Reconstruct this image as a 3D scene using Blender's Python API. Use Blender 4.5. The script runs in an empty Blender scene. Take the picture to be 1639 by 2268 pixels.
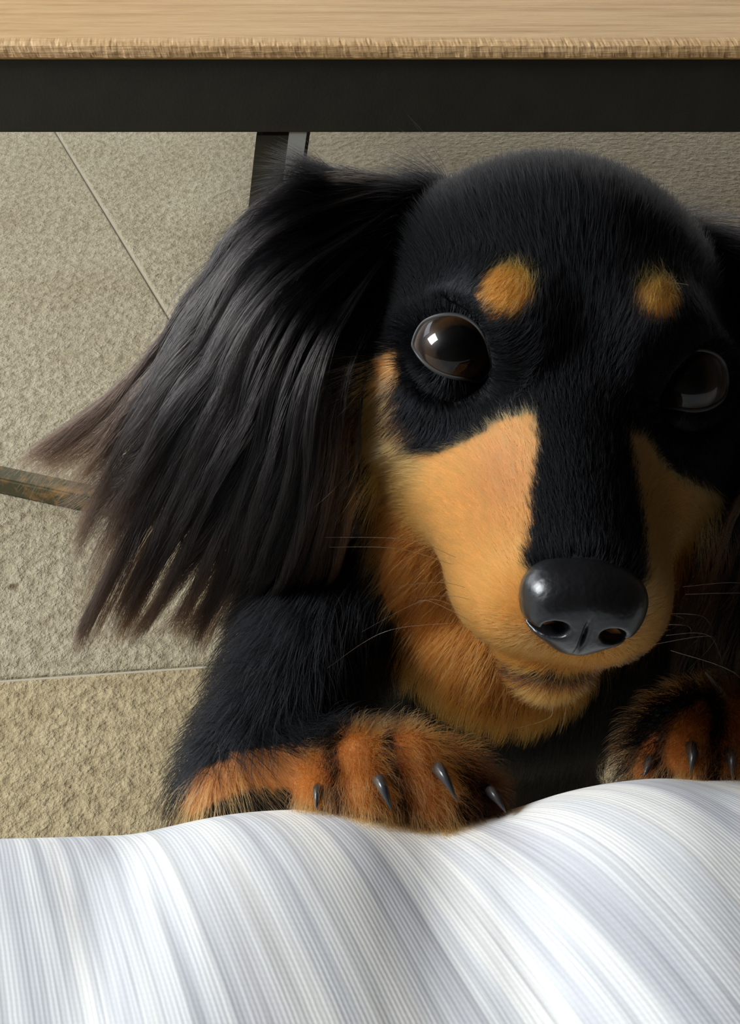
import bpy, bmesh, math, random
import numpy as np
from mathutils import Vector, Matrix, noise as mnoise

rng = np.random.default_rng(7)
random.seed(7)
scene = bpy.context.scene
COL = scene.collection

# ------------------------------------------------------------------ camera
FPX, CU, CV = 2500.0, 819.5, 1134.0
PITCH = math.radians(42.0)
CAM = np.array([0.0, 0.0, 0.70])
CX = np.array([1.0, 0.0, 0.0])
CUP = np.array([0.0, math.sin(PITCH), math.cos(PITCH)])
CFW = np.array([0.0, math.cos(PITCH), -math.sin(PITCH)])
cam_d = bpy.data.cameras.new('camera')
cam_d.sensor_fit = 'VERTICAL'
cam_d.sensor_height = 36.0
cam_d.lens = 36.0 * FPX / 2268.0
cam_d.clip_start = 0.01
cam = bpy.data.objects.new('camera', cam_d)
COL.objects.link(cam)
cam.location = CAM
cam.rotation_euler = (math.pi / 2 - PITCH, 0, 0)
scene.camera = cam

# ------------------------------------------------------------------ light
world = bpy.data.worlds.new('world')
scene.world = world
world.use_nodes = True
bg = world.node_tree.nodes['Background']
bg.inputs[0].default_value = (0.80, 0.90, 1.0, 1)
bg.inputs[1].default_value = 0.28


def area_light(name, loc, target, sx, sy, power, color):
    d = bpy.data.lights.new(name, 'AREA')
    d.shape = 'RECTANGLE'
    d.size, d.size_y = sx, sy
    d.energy = power
    d.color = color
    o = bpy.data.objects.new(name, d)
    COL.objects.link(o)
    o.location = loc
    o.rotation_euler = (Vector(target) - Vector(loc)).to_track_quat('-Z', 'Y').to_euler()
    return o


# daylight from the wide opening on the left of the room, then two added fills for the floor
area_light('daylight_opening', (-2.1, 0.30, 1.75), (0.03, 0.2, 0.50), 0.9, 0.9, 108, (0.93, 0.97, 1.0))
area_light('floor_fill_side', (-2.25, 2.2, 1.05), (0.0, 1.2, 0.0), 1.7, 1.6, 40, (0.88, 0.95, 1.0))  # added fill for the floor under the table, no door built
area_light('floor_fill_back', (0.5, 3.45, 0.50), (0.25, 1.3, 0.0), 2.2, 0.8, 34, (1.0, 0.97, 0.90))  # added low fill behind the table, in front of a closed wall

vs = scene.view_settings
vs.view_transform = 'Standard'
vs.look = 'None'
vs.gamma = 1.0
vs.use_curve_mapping = False
vs.exposure = 0.0
scene.cycles.use_denoising = True
scene.cycles.use_adaptive_sampling = True
scene.cycles.adaptive_threshold = 0.03
scene.cycles.max_bounces = 8
scene.cycles.transmission_bounces = 6


# ------------------------------------------------------------------ helpers
def at(u, v, d):
    """point at depth d (along the view axis) seen at photo pixel u, v"""
    u, v, d = np.asarray(u, float), np.asarray(v, float), np.asarray(d, float)
    x = (u - CU) / FPX * d
    y = (CV - v) / FPX * d
    return CAM + x[..., None] * CX + y[..., None] * CUP + d[..., None] * CFW


def proj(P):
    q = np.asarray(P) - CAM
    d = q @ CFW
    return CU + FPX * (q @ CX) / d, CV - FPX * (q @ CUP) / d, d


def on_floor(u, v, z=0.0):
    r = CFW + (u - CU) / FPX * CX + (CV - v) / FPX * CUP
    return CAM + r * ((z - CAM[2]) / r[2])


def on_y(u, v, y):
    r = CFW + (u - CU) / FPX * CX + (CV - v) / FPX * CUP
    return CAM + r * (y / r[1])


def norm(a):
    return a / np.maximum(np.linalg.norm(a, axis=-1, keepdims=True), 1e-9)


def new_obj(name, mesh, parent=None, mat=None):
    o = bpy.data.objects.new(name, mesh)
    COL.objects.link(o)
    if parent is not None:
        o.parent = parent
    if mat is not None:
        mesh.materials.append(mat)
    return o


def mesh_np(name, V, F, smooth=True):
    me = bpy.data.meshes.new(name)
    me.from_pydata([tuple(map(float, v)) for v in V], [], [tuple(int(i) for i in f) for f in F])
    me.update()
    if smooth:
        me.polygons.foreach_set('use_smooth', [True] * len(me.polygons))
    return me


def bm_obj(name, bm, parent, mat, smooth=False):
    me = bpy.data.meshes.new(name)
    bmesh.ops.recalc_face_normals(bm, faces=bm.faces[:])
    bm.to_mesh(me)
    bm.free()
    if smooth:
        me.polygons.foreach_set('use_smooth', [True] * len(me.polygons))
    return new_obj(name, me, parent, mat)


def tag(o, label, cat, group=None, kind=None):
    if label:
        o['label'] = label
    if cat:
        o['category'] = cat
    if group:
        o['group'] = group
    if kind:
        o['kind'] = kind


def empty(name, loc=(0, 0, 0)):
    o = bpy.data.objects.new(name, None)
    COL.objects.link(o)
    o.location = loc
    return o


# ------------------------------------------------------------------ materials
class NT:
    def __init__(self, name):
        self.m = bpy.data.materials.new(name)
        self.m.use_nodes = True
        self.t = self.m.node_tree
        self.t.nodes.clear()
        self.out = self.t.nodes.new('ShaderNodeOutputMaterial')

    def n(self, kind, **kw):
        nd = self.t.nodes.new('ShaderNode' + kind)
        for k, v in kw.items():
            if k.startswith('i_'):
                key = k[2:].replace('_', ' ')
                nd.inputs[int(key) if key.isdigit() else key].default_value = v
            else:
                setattr(nd, k, v)
        return nd

    def l(self, a, b):
        self.t.links.new(a, b)

    def ramp(self, src, stops, interp='LINEAR'):
        r = self.n('ValToRGB')
        cr = r.color_ramp
        cr.interpolation = interp
        while len(cr.elements) < len(stops):
            cr.elements.new(0.5)
        for e, (p, c) in zip(cr.elements, stops):
            e.position = p
            e.color = (*c, 1) if len(c) == 3 else c
        self.l(src, r.inputs[0])
        return r

    def noise(self, vec, scale, detail=4, rough=0.5):
        nd = self.n('TexNoise')
        nd.inputs['Scale'].default_value = scale
        nd.inputs['Detail'].default_value = detail
        nd.inputs['Roughness'].default_value = rough
        self.l(vec, nd.inputs['Vector'])
        return nd

    def mapping(self, vec, scale=(1, 1, 1), rot=(0, 0, 0)):
        nd = self.n('Mapping')
        nd.inputs['Scale'].default_value = scale
        nd.inputs['Rotation'].default_value = rot
        self.l(vec, nd.inputs['Vector'])
        return nd

    def mix(self, fac, a, b, mode='MIX'):
        nd = self.n('Mix', data_type='RGBA', blend_type=mode)
        for sock, val in ((nd.inputs[0], fac), (nd.inputs[6], a), (nd.inputs[7], b)):
            if hasattr(val, 'is_linked') or hasattr(val, 'links'):
                self.l(val, sock)
            else:
                sock.default_value = val if not isinstance(val, tuple) else ((*val, 1) if len(val) == 3 else val)
        return nd.outputs[2]

    def bump(self, h, dist, strength=1.0, prev=None):
        nd = self.n('Bump')
        nd.inputs['Strength'].default_value = strength
        nd.inputs['Distance'].default_value = dist
        self.l(h, nd.inputs['Height'])
        if prev is not None:
            self.l(prev, nd.inputs['Normal'])
        return nd.outputs['Normal']

    def bsdf(self, color=None, rough=0.5, normal=None, **kw):
        b = self.n('BsdfPrincipled')
        if color is not None:
            if hasattr(color, 'links'):
                self.l(color, b.inputs['Base Color'])
            else:
                b.inputs['Base Color'].default_value = (*color, 1)
        if hasattr(rough, 'links'):
            self.l(rough, b.inputs['Roughness'])
        else:
            b.inputs['Roughness'].default_value = rough
        if normal is not None:
            self.l(normal, b.inputs['Normal'])
        for k, v in kw.items():
            b.inputs[k.replace('_', ' ')].default_value = v
        self.l(b.outputs[0], self.out.inputs[0])
        return b


def mat_stone(name, ca_, cb_):
    t = NT(name)
    g = t.n('NewGeometry').outputs['Position']
    n1 = t.noise(g, 7, 5, 0.6)
    n2 = t.noise(g, 95, 6, 0.62)
    n3 = t.noise(g, 420, 3, 0.6)
    c = t.ramp(n1.outputs[0], [(0.3, ca_), (0.7, cb_)]).outputs[0]
    c2 = t.ramp(n2.outputs[0], [(0.34, (0.60, 0.56, 0.48)), (0.58, (1, 1, 1))]).outputs[0]
    c = t.mix(0.75, c, c2, 'MULTIPLY')
    v = t.n('TexVoronoi', feature='F1')
    v.inputs['Scale'].default_value = 11
    t.l(g, v.inputs['Vector'])
    spot = t.ramp(v.outputs['Distance'], [(0.02, (1, 1, 1)), (0.06, (0, 0, 0))]).outputs[0]
    c = t.mix(spot, c, (0.12, 0.075, 0.03))
    nrm = t.bump(n2.outputs[0], 0.010, 1.0)
    nrm = t.bump(n3.outputs[0], 0.0012, 0.6, nrm)
    t.bsdf(c, 0.85, nrm)
    return t.m


def mat_simple(name, col, rough=0.6, **kw):
    t = NT(name)
    t.bsdf(col, rough, **kw)
    return t.m


def mat_wood():
    t = NT('weathered_wood')
    g = t.n('TexCoord').outputs['Object']
    a = t.noise(t.mapping(g, (3, 60, 60)).outputs[0], 2.2, 6, 0.6)
    b = t.noise(t.mapping(g, (14, 300, 300)).outputs[0], 3.0, 4, 0.6)
    k = t.noise(g, 30, 3)
    c = t.ramp(a.outputs[0], [(0.25, (0.42, 0.24, 0.10)), (0.5, (0.60, 0.38, 0.18)), (0.75, (0.67, 0.45, 0.235))]).outputs[0]
    c = t.mix(0.35, c, t.ramp(b.outputs[0], [(0.3, (0.5, 0.42, 0.33)), (0.6, (1, 1, 1))]).outputs[0], 'MULTIPLY')
    nrm = t.bump(b.outputs[0], 0.0010, 0.6)
    t.bsdf(c, 0.6, nrm)
    return t.m


def mat_metal():
    t = NT('painted_black_steel')
    g = t.n('TexCoord').outputs['Object']
    n = t.noise(g, 60, 4)
    c = t.ramp(n.outputs[0], [(0.3, (0.010, 0.0095, 0.006)), (0.7, (0.016, 0.0155, 0.010))]).outputs[0]
    t.bsdf(c, 0.55, t.bump(t.noise(g, 500, 2).outputs[0], 0.0003, 0.4))
    return t.m


def mat_rusty():
    t = NT('worn_rail_steel')
    g = t.n('TexCoord').outputs['Object']
    n = t.noise(g, 45, 5, 0.7)
    c = t.ramp(n.outputs[0], [(0.48, (0.05, 0.045, 0.018)), (0.60, (0.20, 0.11, 0.03))]).outputs[0]
    t.bsdf(c, 0.6)
    return t.m


def mat_fabric():
    t = NT('striped_slub_cotton')
    uv = t.n('UVMap', uv_map='weave').outputs[0]
    sx = t.n('SeparateXYZ')
    t.l(uv, sx.inputs[0])
    # broad stripes across the cloth: colour depends on u only (with slubs along v)
    def band(scale_u, scale_v, detail, off):
        mp = t.n('Mapping')
        mp.inputs['Scale'].default_value = (scale_u, scale_v, 1)
        mp.inputs['Location'].default_value = (off, off * 0.7, 0)
        t.l(uv, mp.inputs['Vector'])
        nd = t.n('TexNoise')
        nd.inputs['Scale'].default_value = 1.0
        nd.inputs['Detail'].default_value = detail
        t.l(mp.outputs[0], nd.inputs['Vector'])
        return nd.outputs[0]
    big = band(75, 3.5, 2.0, 3.1)
    mid = band(260, 9, 3, 9.7)
    fine = band(800, 22, 1, 5.3)
    slub = band(420, 75, 2, 1.9)
    warm = band(24, 3, 1, 14.2)
    c = t.ramp(big, [(0.38, (0.50, 0.505, 0.53)), (0.49, (0.62, 0.63, 0.635)), (0.58, (0.715, 0.71, 0.68))]).outputs[0]
    c = t.mix(0.55, c, t.ramp(mid, [(0.36, (0.56, 0.56, 0.58)), (0.50, (1, 1, 1))]).outputs[0], 'MULTIPLY')
    c = t.mix(0.45, c, t.ramp(fine, [(0.36, (0.72, 0.72, 0.75)), (0.55, (1, 1, 1))]).outputs[0], 'MULTIPLY')
    c = t.mix(t.ramp(warm, [(0.60, (0, 0, 0)), (0.72, (0.35, 0.35, 0.35))]).outputs[0], c, (0.78, 0.69, 0.54))
    c = t.mix(t.ramp(slub, [(0.70, (0, 0, 0)), (0.80, (0.45, 0.45, 0.45))]).outputs[0], c, (0.50, 0.48, 0.46))
    # yarns
    def wave(axis, scale):
        w = t.n('TexWave', wave_type='BANDS', bands_direction=axis, wave_profile='SIN')
        w.inputs['Scale'].default_value = scale
        w.inputs['Distortion'].default_value = 0.6
        w.inputs['Detail'].default_value = 1.0
        t.l(uv, w.inputs['Vector'])
        return w.outputs['Color']
    wa, wb = wave('X', 300), wave('Y', 240)
    m = t.mix(0.4, wa, wb)
    c = t.mix(0.07, c, t.ramp(m, [(0.1, (0.55, 0.55, 0.6)), (0.6, (1, 1, 1))]).outputs[0], 'MULTIPLY')
    nrm = t.bump(m, 0.00012, 0.5)
    b = t.bsdf(c, 0.9, nrm)
    b.inputs['Sheen Weight'].default_value = 0.15
    return t.m


def mat_hair(name, rough=0.34, radial=0.42, coat=0.0, ior=1.42):
    t = NT(name)
    h = t.n('BsdfHairPrincipled', model='CHIANG', parametrization='COLOR')
    a = t.n('Attribute', attribute_name='coat')
    t.l(a.outputs['Color'], h.inputs['Color'])
    h.inputs['Roughness'].default_value = rough
    h.inputs['Radial Roughness'].default_value = radial
    h.inputs['Coat'].default_value = coat
    h.inputs['IOR'].default_value = ior
    t.l(h.outputs[0], t.out.inputs[0])
    return t.m


def mat_skin(name, rough=0.75):
    t = NT(name)
    a = t.n('Attribute', attribute_name='coat')
    b = t.bsdf(a.outputs['Color'], rough)
    b.inputs['Specular IOR Level'].default_value = 0.25
    return t.m


def mat_nose():
    t = NT('wet_black_nose_leather')
    g = t.n('TexCoord').outputs['Object']
    v = t.n('TexVoronoi', feature='SMOOTH_F1')
    v.inputs['Scale'].default_value = 900
    t.l(g, v.inputs['Vector'])
    n = t.noise(g, 350, 3)
    nrm = t.bump(v.outputs['Distance'], 0.0002, 0.4)
    nrm = t.bump(n.outputs[0], 0.0004, 0.4, nrm)
    b = t.bsdf((0.006, 0.006, 0.007), 0.36, nrm)
    b.inputs['Specular IOR Level'].default_value = 0.4
    b.inputs['Coat Weight'].default_value = 0.25
    b.inputs['Coat Roughness'].default_value = 0.22
    return t.m


def mat_eye():
    t = NT('brown_eye')
    g = t.n('TexCoord').outputs['Object']
    # object space: +Z is the gaze axis of a unit eyeball
    s = t.n('SeparateXYZ')
    t.l(g, s.inputs[0])
    ang = t.n('Math', operation='ARCCOSINE')
    t.l(s.outputs[2], ang.inputs[0])
    sc = t.n('Math', operation='DIVIDE', i_1=1.3)
    t.l(ang.outputs[0], sc.inputs[0])
    c = t.ramp(sc.outputs[0], [(0.0, (0.002, 0.002, 0.002)), (0.36, (0.003, 0.0025, 0.002)), (0.41, (0.016, 0.008, 0.004)),
                               (0.62, (0.036, 0.017, 0.006)), (0.70, (0.012, 0.007, 0.004)), (0.80, (0.02, 0.013, 0.010)), (1.0, (0.10, 0.075, 0.06))]).outputs[0]
    n = t.noise(g, 9, 4)
    c = t.mix(0.5, c, t.ramp(n.outputs[0], [(0.3, (0.45, 0.45, 0.45)), (0.7, (1, 1, 1))]).outputs[0], 'MULTIPLY')
    b = t.bsdf(c, 0.35)
    b.inputs['Specular IOR Level'].default_value = 0.1
    b.inputs['Coat Weight'].default_value = 0.55
    b.inputs['Coat Roughness'].default_value = 0.03
    return t.m


M_STONE_FRONT = mat_stone('paving_stone_ochre', (0.38, 0.29, 0.15), (0.48, 0.385, 0.225))
M_STONE, M_WOOD, M_METAL, M_RUST = mat_stone('paving_stone', (0.37, 0.31, 0.195), (0.455, 0.40, 0.28)), mat_wood(), mat_metal(), mat_rusty()
M_FABRIC = mat_fabric()
M_HAIR, M_EARHAIR = mat_hair('short_coat', 0.42, 0.6, ior=1.13), mat_hair('silky_coat', 0.34, 0.55, ior=1.30)
M_SKIN, M_LID = mat_skin('coat_underlayer', 0.8), mat_skin('lid_skin', 0.42)
M_NOSE, M_EYE = mat_nose(), mat_eye()
M_CLAW = mat_simple('claw_horn', (0.035, 0.035, 0.038), 0.28)
M_GLINT = mat_simple('pale_glint', (0.30, 0.29, 0.26), 0.3)  # pale grey for a small glint by the right paw
M_MORTAR = mat_simple('mortar', (0.42, 0.37, 0.28), 0.95)
M_WALL = mat_simple('dark_shell', (0.035, 0.026, 0.018), 0.8)  # unseen walls and ceiling, kept dark to cut bounced light
M_BASE = mat_simple('sofa_base_cloth', (0.55, 0.55, 0.56), 0.9)
M_LEG = mat_simple('leg_steel', (0.030, 0.028, 0.017), 0.35)
M_STRIP = mat_simple('lit_side_grey', (0.36, 0.365, 0.35), 0.45)  # pale grey paints the lit side of the leg
M_FOOT = mat_simple('dark_wood_foot', (0.05, 0.03, 0.018), 0.5)


# ------------------------------------------------------------------ room
def box_bm(bm, lo, hi):
    v = [bm.verts.new((x, y, z)) for x in (lo[0], hi[0]) for y in (lo[1], hi[1]) for z in (lo[2], hi[2])]
    for f in ((0, 1, 3, 2), (4, 6, 7, 5), (0, 4, 5, 1), (2, 3, 7, 6), (0, 2, 6, 4), (1, 5, 7, 3)):
        bm.faces.new([v[i] for i in f])
    return v


def box(name, lo, hi, parent, mat, bevel=0.0):
    bm = bmesh.new()
    box_bm(bm, lo, hi)
    if bevel:
        bmesh.ops.bevel(bm, geom=bm.edges[:], offset=bevel, segments=2, affect='EDGES', profile=0.6)
    return bm_obj(name, bm, parent, mat, smooth=False)


floor = box('floor', (-2.4, -2.0, -0.06), (2.2, 3.6, -0.0025), None, M_MORTAR)
tag(floor, 'rough beige stone paving laid in big irregular slabs', None, kind='structure')


def clip(poly, p, d, side):
    """keep the part of a 2D polygon on one side of a line"""
    nrm = np.array([-d[1], d[0]]) * side
    out = []
    for i in range(len(poly)):
        a, b = poly[i], poly[(i + 1) % len(poly)]
        da, db = (a - p) @ nrm, (b - p) @ nrm
        if da >= 0:
            out.append(a)
        if (da > 0) != (db > 0) and abs(da - db) > 1e-9:
            out.append(a + (b - a) * da / (da - db))
    return out


def split(polys, p, d, gap=0.0022):
    d = np.asarray(d, float)
    d = d / np.linalg.norm(d)
    nn = np.array([-d[1], d[0]])
    res = []
    for q in polys:
        for s in (1, -1):
            c = clip(q, np.asarray(p) + nn * gap * s, d, s)
            if len(c) >= 3:
                res.append(c)
    return res


PA0, PA1 = on_floor(130, 300)[:2], on_floor(350, 660)[:2]
PB0, PB1 = on_floor(0, 1505)[:2], on_floor(430, 1475)[:2]
dB, dA = PB1 - PB0, PA1 - PA0
room = [np.array(p) for p in ((-2.4, -2.0), (2.2, -2.0), (2.2, 3.6), (-2.4, 3.6))]
front, back = split([room], PB0, dB, 0.0012)[::-1][:2]
if np.mean([p[1] for p in front]) > np.mean([p[1] for p in back]):
    front, back = back, front
bk = split([back], PA0, dA, 0.0022)
slabs = []
for q in bk:
    right = np.mean([p[0] for p in q]) > np.mean([p[0] for p in back])
    if right:
        s = split([q], (0.30, 1.0), dA * np.array([1, 1]) + np.array([0.1, 0]))
        s = split(s, (0.0, 1.95), (1, 0.12))
        s = split(s, (1.1, 1.0), dA)
    else:
        s = split([q], (-0.92, 1.0), dA)
        s = split(s, (-0.5, 2.1), (1, 0.15))
        s = split(s, (-1.6, 1.0), dA)
    slabs += s
f = split([front], (0.55, 0.4), (0.2, 1))
f = split(f, (-0.75, 0.2), (0.1, 1))
f = split(f, (-0.1, -0.45), (1, 0.03))
f = split(f, (-0.1, -1.2), (1, -0.04))
slabs += split(f, (1.4, 0), (0.15, 1))
for q in slabs:
    bm = bmesh.new()
    z = random.uniform(-0.0012, 0.0012)
    top = [bm.verts.new((p[0], p[1], z)) for p in q]
    bot = [bm.verts.new((p[0], p[1], -0.05)) for p in q]
    tf = bm.faces.new(top)
    for i in range(len(q)):
        j = (i + 1) % len(q)
        bm.faces.new((top[i], bot[i], bot[j], top[j]))
    bmesh.ops.bevel(bm, geom=list(tf.edges), offset=0.0022, segments=2, affect='EDGES', profile=0.5)
    bm_obj('paving_slab', bm, floor, M_STONE_FRONT if np.mean([p[1] for p in q]) < 0.55 else M_STONE)

ceiling = box('ceiling', (-2.5, -2.1, 2.6), (2.3, 3.7, 2.7), None, M_WALL)  # unseen ceiling and walls, added so daylight comes mainly from the left
tag(ceiling, None, None, kind='structure')
wall_front = box('wall_front', (-2.5, -2.1, -0.06), (2.3, -2.0, 2.6), None, M_WALL)
tag(wall_front, None, None, kind='structure')
bm = bmesh.new()                            # left wall with one wide opening to the outdoors
for lo, hi in (((-2.5, -2.0, -0.06), (-2.4, -1.3, 2.6)), ((-2.5, 2.6, -0.06), (-2.4, 3.7, 2.6)), ((-2.5, -1.3, 2.45), (-2.4, 2.6, 2.6))):
    box_bm(bm, lo, hi)
wall_left = bm_obj('wall_left', bm, None, M_WALL)
tag(wall_left, None, None, kind='structure')
wall_right = box('wall_right', (2.2, -2.0, -0.06), (2.3, 3.7, 2.6), None, M_WALL)
wall_back = box('wall_back', (-2.4, 3.6, -0.06), (2.2, 3.7, 2.6), None, M_WALL)
tag(wall_right, None, None, kind='structure')
tag(wall_back, None, None, kind='structure')

# ------------------------------------------------------------------ table
TY = 0.72                                   # front edge of the table
z_top = on_y(820, 97, TY)[2]
z_un = on_y(820, 134, TY)[2]
z_f0 = on_y(820, 139, TY + 0.004)[2]
z_f1 = on_y(820, 294, TY + 0.004)[2]
table = empty('coffee_table', (0.45, TY + 0.35, 0))
tag(table, 'low wooden plank table with a black steel frame and splayed legs', 'table')


def plank(x0, x1, y0, y1, za, zb, rough_edge):
    """board with a worn, chipped front edge"""
    nx, rows = (1300, 7) if rough_edge else (60, 3)
    V, F = [], []
    prof = [(y1, zb), (y1, za), (y0 + 0.012, za), (y0 + 0.005, za), (y0 + 0.001, za - 0.0016), (y0, za - 0.005), (y0, zb + 0.002), (y0 + 0.002, zb)]
    for i in range(nx + 1):
        x = x0 + (x1 - x0) * i / nx
        for j, (y, z) in enumerate(prof):
            dy = dz = 0.0
            if rough_edge and 3 <= j <= 6:
                w = mnoise.noise(Vector((x * 130, j * 2.7, 3.1))) + 0.7 * mnoise.noise(Vector((x * 380, j * 4.3, 8.1)))
                dy = 0.00055 * w
                dz = -0.0005 * abs(mnoise.noise(Vector((x * 330, j * 3.1, 1.7)))) * 1.6
            V.append((x, y + dy, z + dz))
    k = len(prof)
    for i in range(nx):
        for j in range(k):
            a, b = i * k + j, i * k + (j + 1) % k
            F.append((a, a + k, b + k, b))
    F.append(tuple(range(k))[::-1])
    F.append(tuple(nx * k + j for j in range(k)))
    return mesh_np('plank', V, F, smooth=False)


TX0, TX1 = -0.55, 1.25
L0 = np.array(table.location)
for i in range(5):
    y0 = TY + i * 0.142
    me = plank(TX0, TX1, y0, y0 + 0.139, z_top, z_un, i == 0)
    o = new_obj('plank', me, table, M_WOOD)
    o.matrix_parent_inverse = Matrix.Translation(-table.location)
    mod = o.modifiers.new('soften', 'EDGE_SPLIT') if False else None
TYB = TY + 4 * 0.142 + 0.139


def tpart(name, lo, hi, mat=M_METAL, bevel=0.0015):
    o = box(name, lo, hi, table, mat, bevel)
    o.matrix_parent_inverse = Matrix.Translation(-table.location)
    return o


box_top = z_f0 + 0.003
tpart('frame_rail', (TX0 + 0.01, TY + 0.004, z_f1), (TX1 - 0.01, TY + 0.034, box_top))
tpart('frame_rail', (TX0 + 0.01, TYB - 0.034, z_f1), (TX1 - 0.01, TYB - 0.004, box_top))
tpart('frame_end', (TX0 + 0.01, TY + 0.035, z_f1), (TX0 + 0.04, TYB - 0.035, box_top))
tpart('frame_end', (TX1 - 0.04, TY + 0.035, z_f1), (TX1 - 0.01, TYB - 0.035, box_top))
bm = bmesh.new()
box_bm(bm, (TX0 + 0.012, TY + 0.006, box_top), (TX1 - 0.012, TYB - 0.006, z_un + 0.0008))
o = bm_obj('packing_strip', bm, table, M_WOOD)
o.matrix_parent_inverse = Matrix.Translation(-table.location)


def channel_leg(top, foot, w, dep, th, flip):
    """C-section steel leg, open towards +x (or -x when flipped)"""
    s = -1 if flip else 1
    pr = [(-w / 2, -dep / 2), (w / 2 * 0.25, -dep / 2), (w / 2 * 0.25, -dep / 2 + th), (-w / 2 + th, -dep / 2 + th),
          (-w / 2 + th, dep / 2 - th), (w / 2, dep / 2 - th), (w / 2, dep / 2), (-w / 2, dep / 2)]
    pr = [(x * s, y) for x, y in pr]
    bm = bmesh.new()
    a = [bm.verts.new((top[0] + x, top[1] + y, top[2])) for x, y in pr]
    b = [bm.verts.new((foot[0] + x, foot[1] + y, foot[2])) for x, y in pr]
    n = len(pr)
    for i in range(n):
        bm.faces.new((a[i], a[(i + 1) % n], b[(i + 1) % n], b[i]))
    bm.faces.new(a[::-1])
    bm.faces.new(b)
    o = bm_obj('leg', bm, table, M_LEG)
    o.matrix_parent_inverse = Matrix.Translation(-table.location)
    return o


ly = TY + 0.024
lt = on_y(629, 292, ly)
lb = on_y(604, 490, ly)
dl = (lb - lt) / (lb - lt)[2]
foot = lt - dl * (lt[2] - 0.001)
wleg = on_y(688, 292, ly)[0] - on_y(570, 292, ly)[0]
lt2 = lt + dl * 0.004
channel_leg(lt2, foot, wleg, 0.030, 0.004, False)
for x, yy, fl in ((lt[0], TYB - 0.022, False), (0.85, ly, True), (0.85, TYB - 0.022, True)):
    fx = (foot[0] - lt[0]) * (-1 if fl else 1) + x
    channel_leg((x, yy, lt2[2]), (fx, yy, 0.001), wleg, 0.030, 0.004, fl)
bar_a, bar_b = on_y(660, 293, ly - 0.0160), on_y(660, 293, ly - 0.0160) - dl * 0.36  # added strip, its pale colour stands for the leg's lit side
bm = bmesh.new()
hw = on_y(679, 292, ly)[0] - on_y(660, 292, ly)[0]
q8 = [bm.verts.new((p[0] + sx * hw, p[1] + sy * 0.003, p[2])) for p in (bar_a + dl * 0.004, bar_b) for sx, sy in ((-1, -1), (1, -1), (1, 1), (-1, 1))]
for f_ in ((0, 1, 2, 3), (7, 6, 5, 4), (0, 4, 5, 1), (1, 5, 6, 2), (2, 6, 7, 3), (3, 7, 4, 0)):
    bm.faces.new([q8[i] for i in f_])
o = bm_obj('lit_side_strip', bm, table, M_STRIP)
o['label'] = 'added light grey strip for the lit side of the leg'
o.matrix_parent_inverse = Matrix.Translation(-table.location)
# steel rail lying low from the front foot away to the left
ra, rb = on_floor(0, 1063, 0.010), on_floor(145, 1094, 0.010)
rd = norm(rb - ra)
r1 = ra - rd * 0.30
r2 = ra + rd * ((foot[0] - ra[0]) / rd[0])
bm = bmesh.new()
wv = np.array([-rd[1], rd[0], 0]) * 0.0095
vs_ = []
for p in (r1, r2):
    for s, z in ((-1, 0.001), (1, 0.001), (1, 0.021), (-1, 0.021)):
        q = p + wv * s
        vs_.append(bm.verts.new((q[0], q[1], z)))
for i in range(4):
    j = (i + 1) % 4
    bm.faces.new((vs_[i], vs_[j], vs_[4 + j], vs_[4 + i]))
bm.faces.new(vs_[3::-1])
bm.faces.new(vs_[4:])
bmesh.ops.bevel(bm, geom=bm.edges[:], offset=0.002, segments=2, affect='EDGES')
o = bm_obj('foot_rail', bm, table, M_RUST)
o.matrix_parent_inverse = Matrix.Translation(-table.location)

# ------------------------------------------------------------------ sofa
sofa = empty('sofa', (0.0, -0.25, 0))
tag(sofa, 'sofa covered in white slub cotton with pale grey stripes', 'sofa')
cont = np.array([(-900, 1850), (-300, 1862), (0, 1856), (250, 1849), (330, 1832), (430, 1812), (520, 1799), (650, 1792), (780, 1797), (900, 1815), (980, 1822),
                 (1060, 1809), (1140, 1800), (1200, 1776), (1300, 1746), (1400, 1729), (1500, 1722), (1570, 1730), (1639, 1726), (1900, 1740), (2500, 1760)], float)
YC, RR = 0.128, 0.036


def crest_z(x):
    u = CU + FPX * x / 0.262
    v = np.interp(u, cont[:, 0], cont[:, 1])
    # soften the corners of the traced line
    for du in (-45, 45, -22, 22):
        v = v + np.interp(u + du, cont[:, 0], cont[:, 1])
    v = v / 5.0
    yr = (CV - v) / FPX
    sl = (-math.sin(PITCH) + yr * math.cos(PITCH)) / (math.cos(PITCH) + yr * math.sin(PITCH))
    th = np.arctan(-sl)
    return CAM[2] + sl * YC - RR / np.cos(th)


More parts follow.
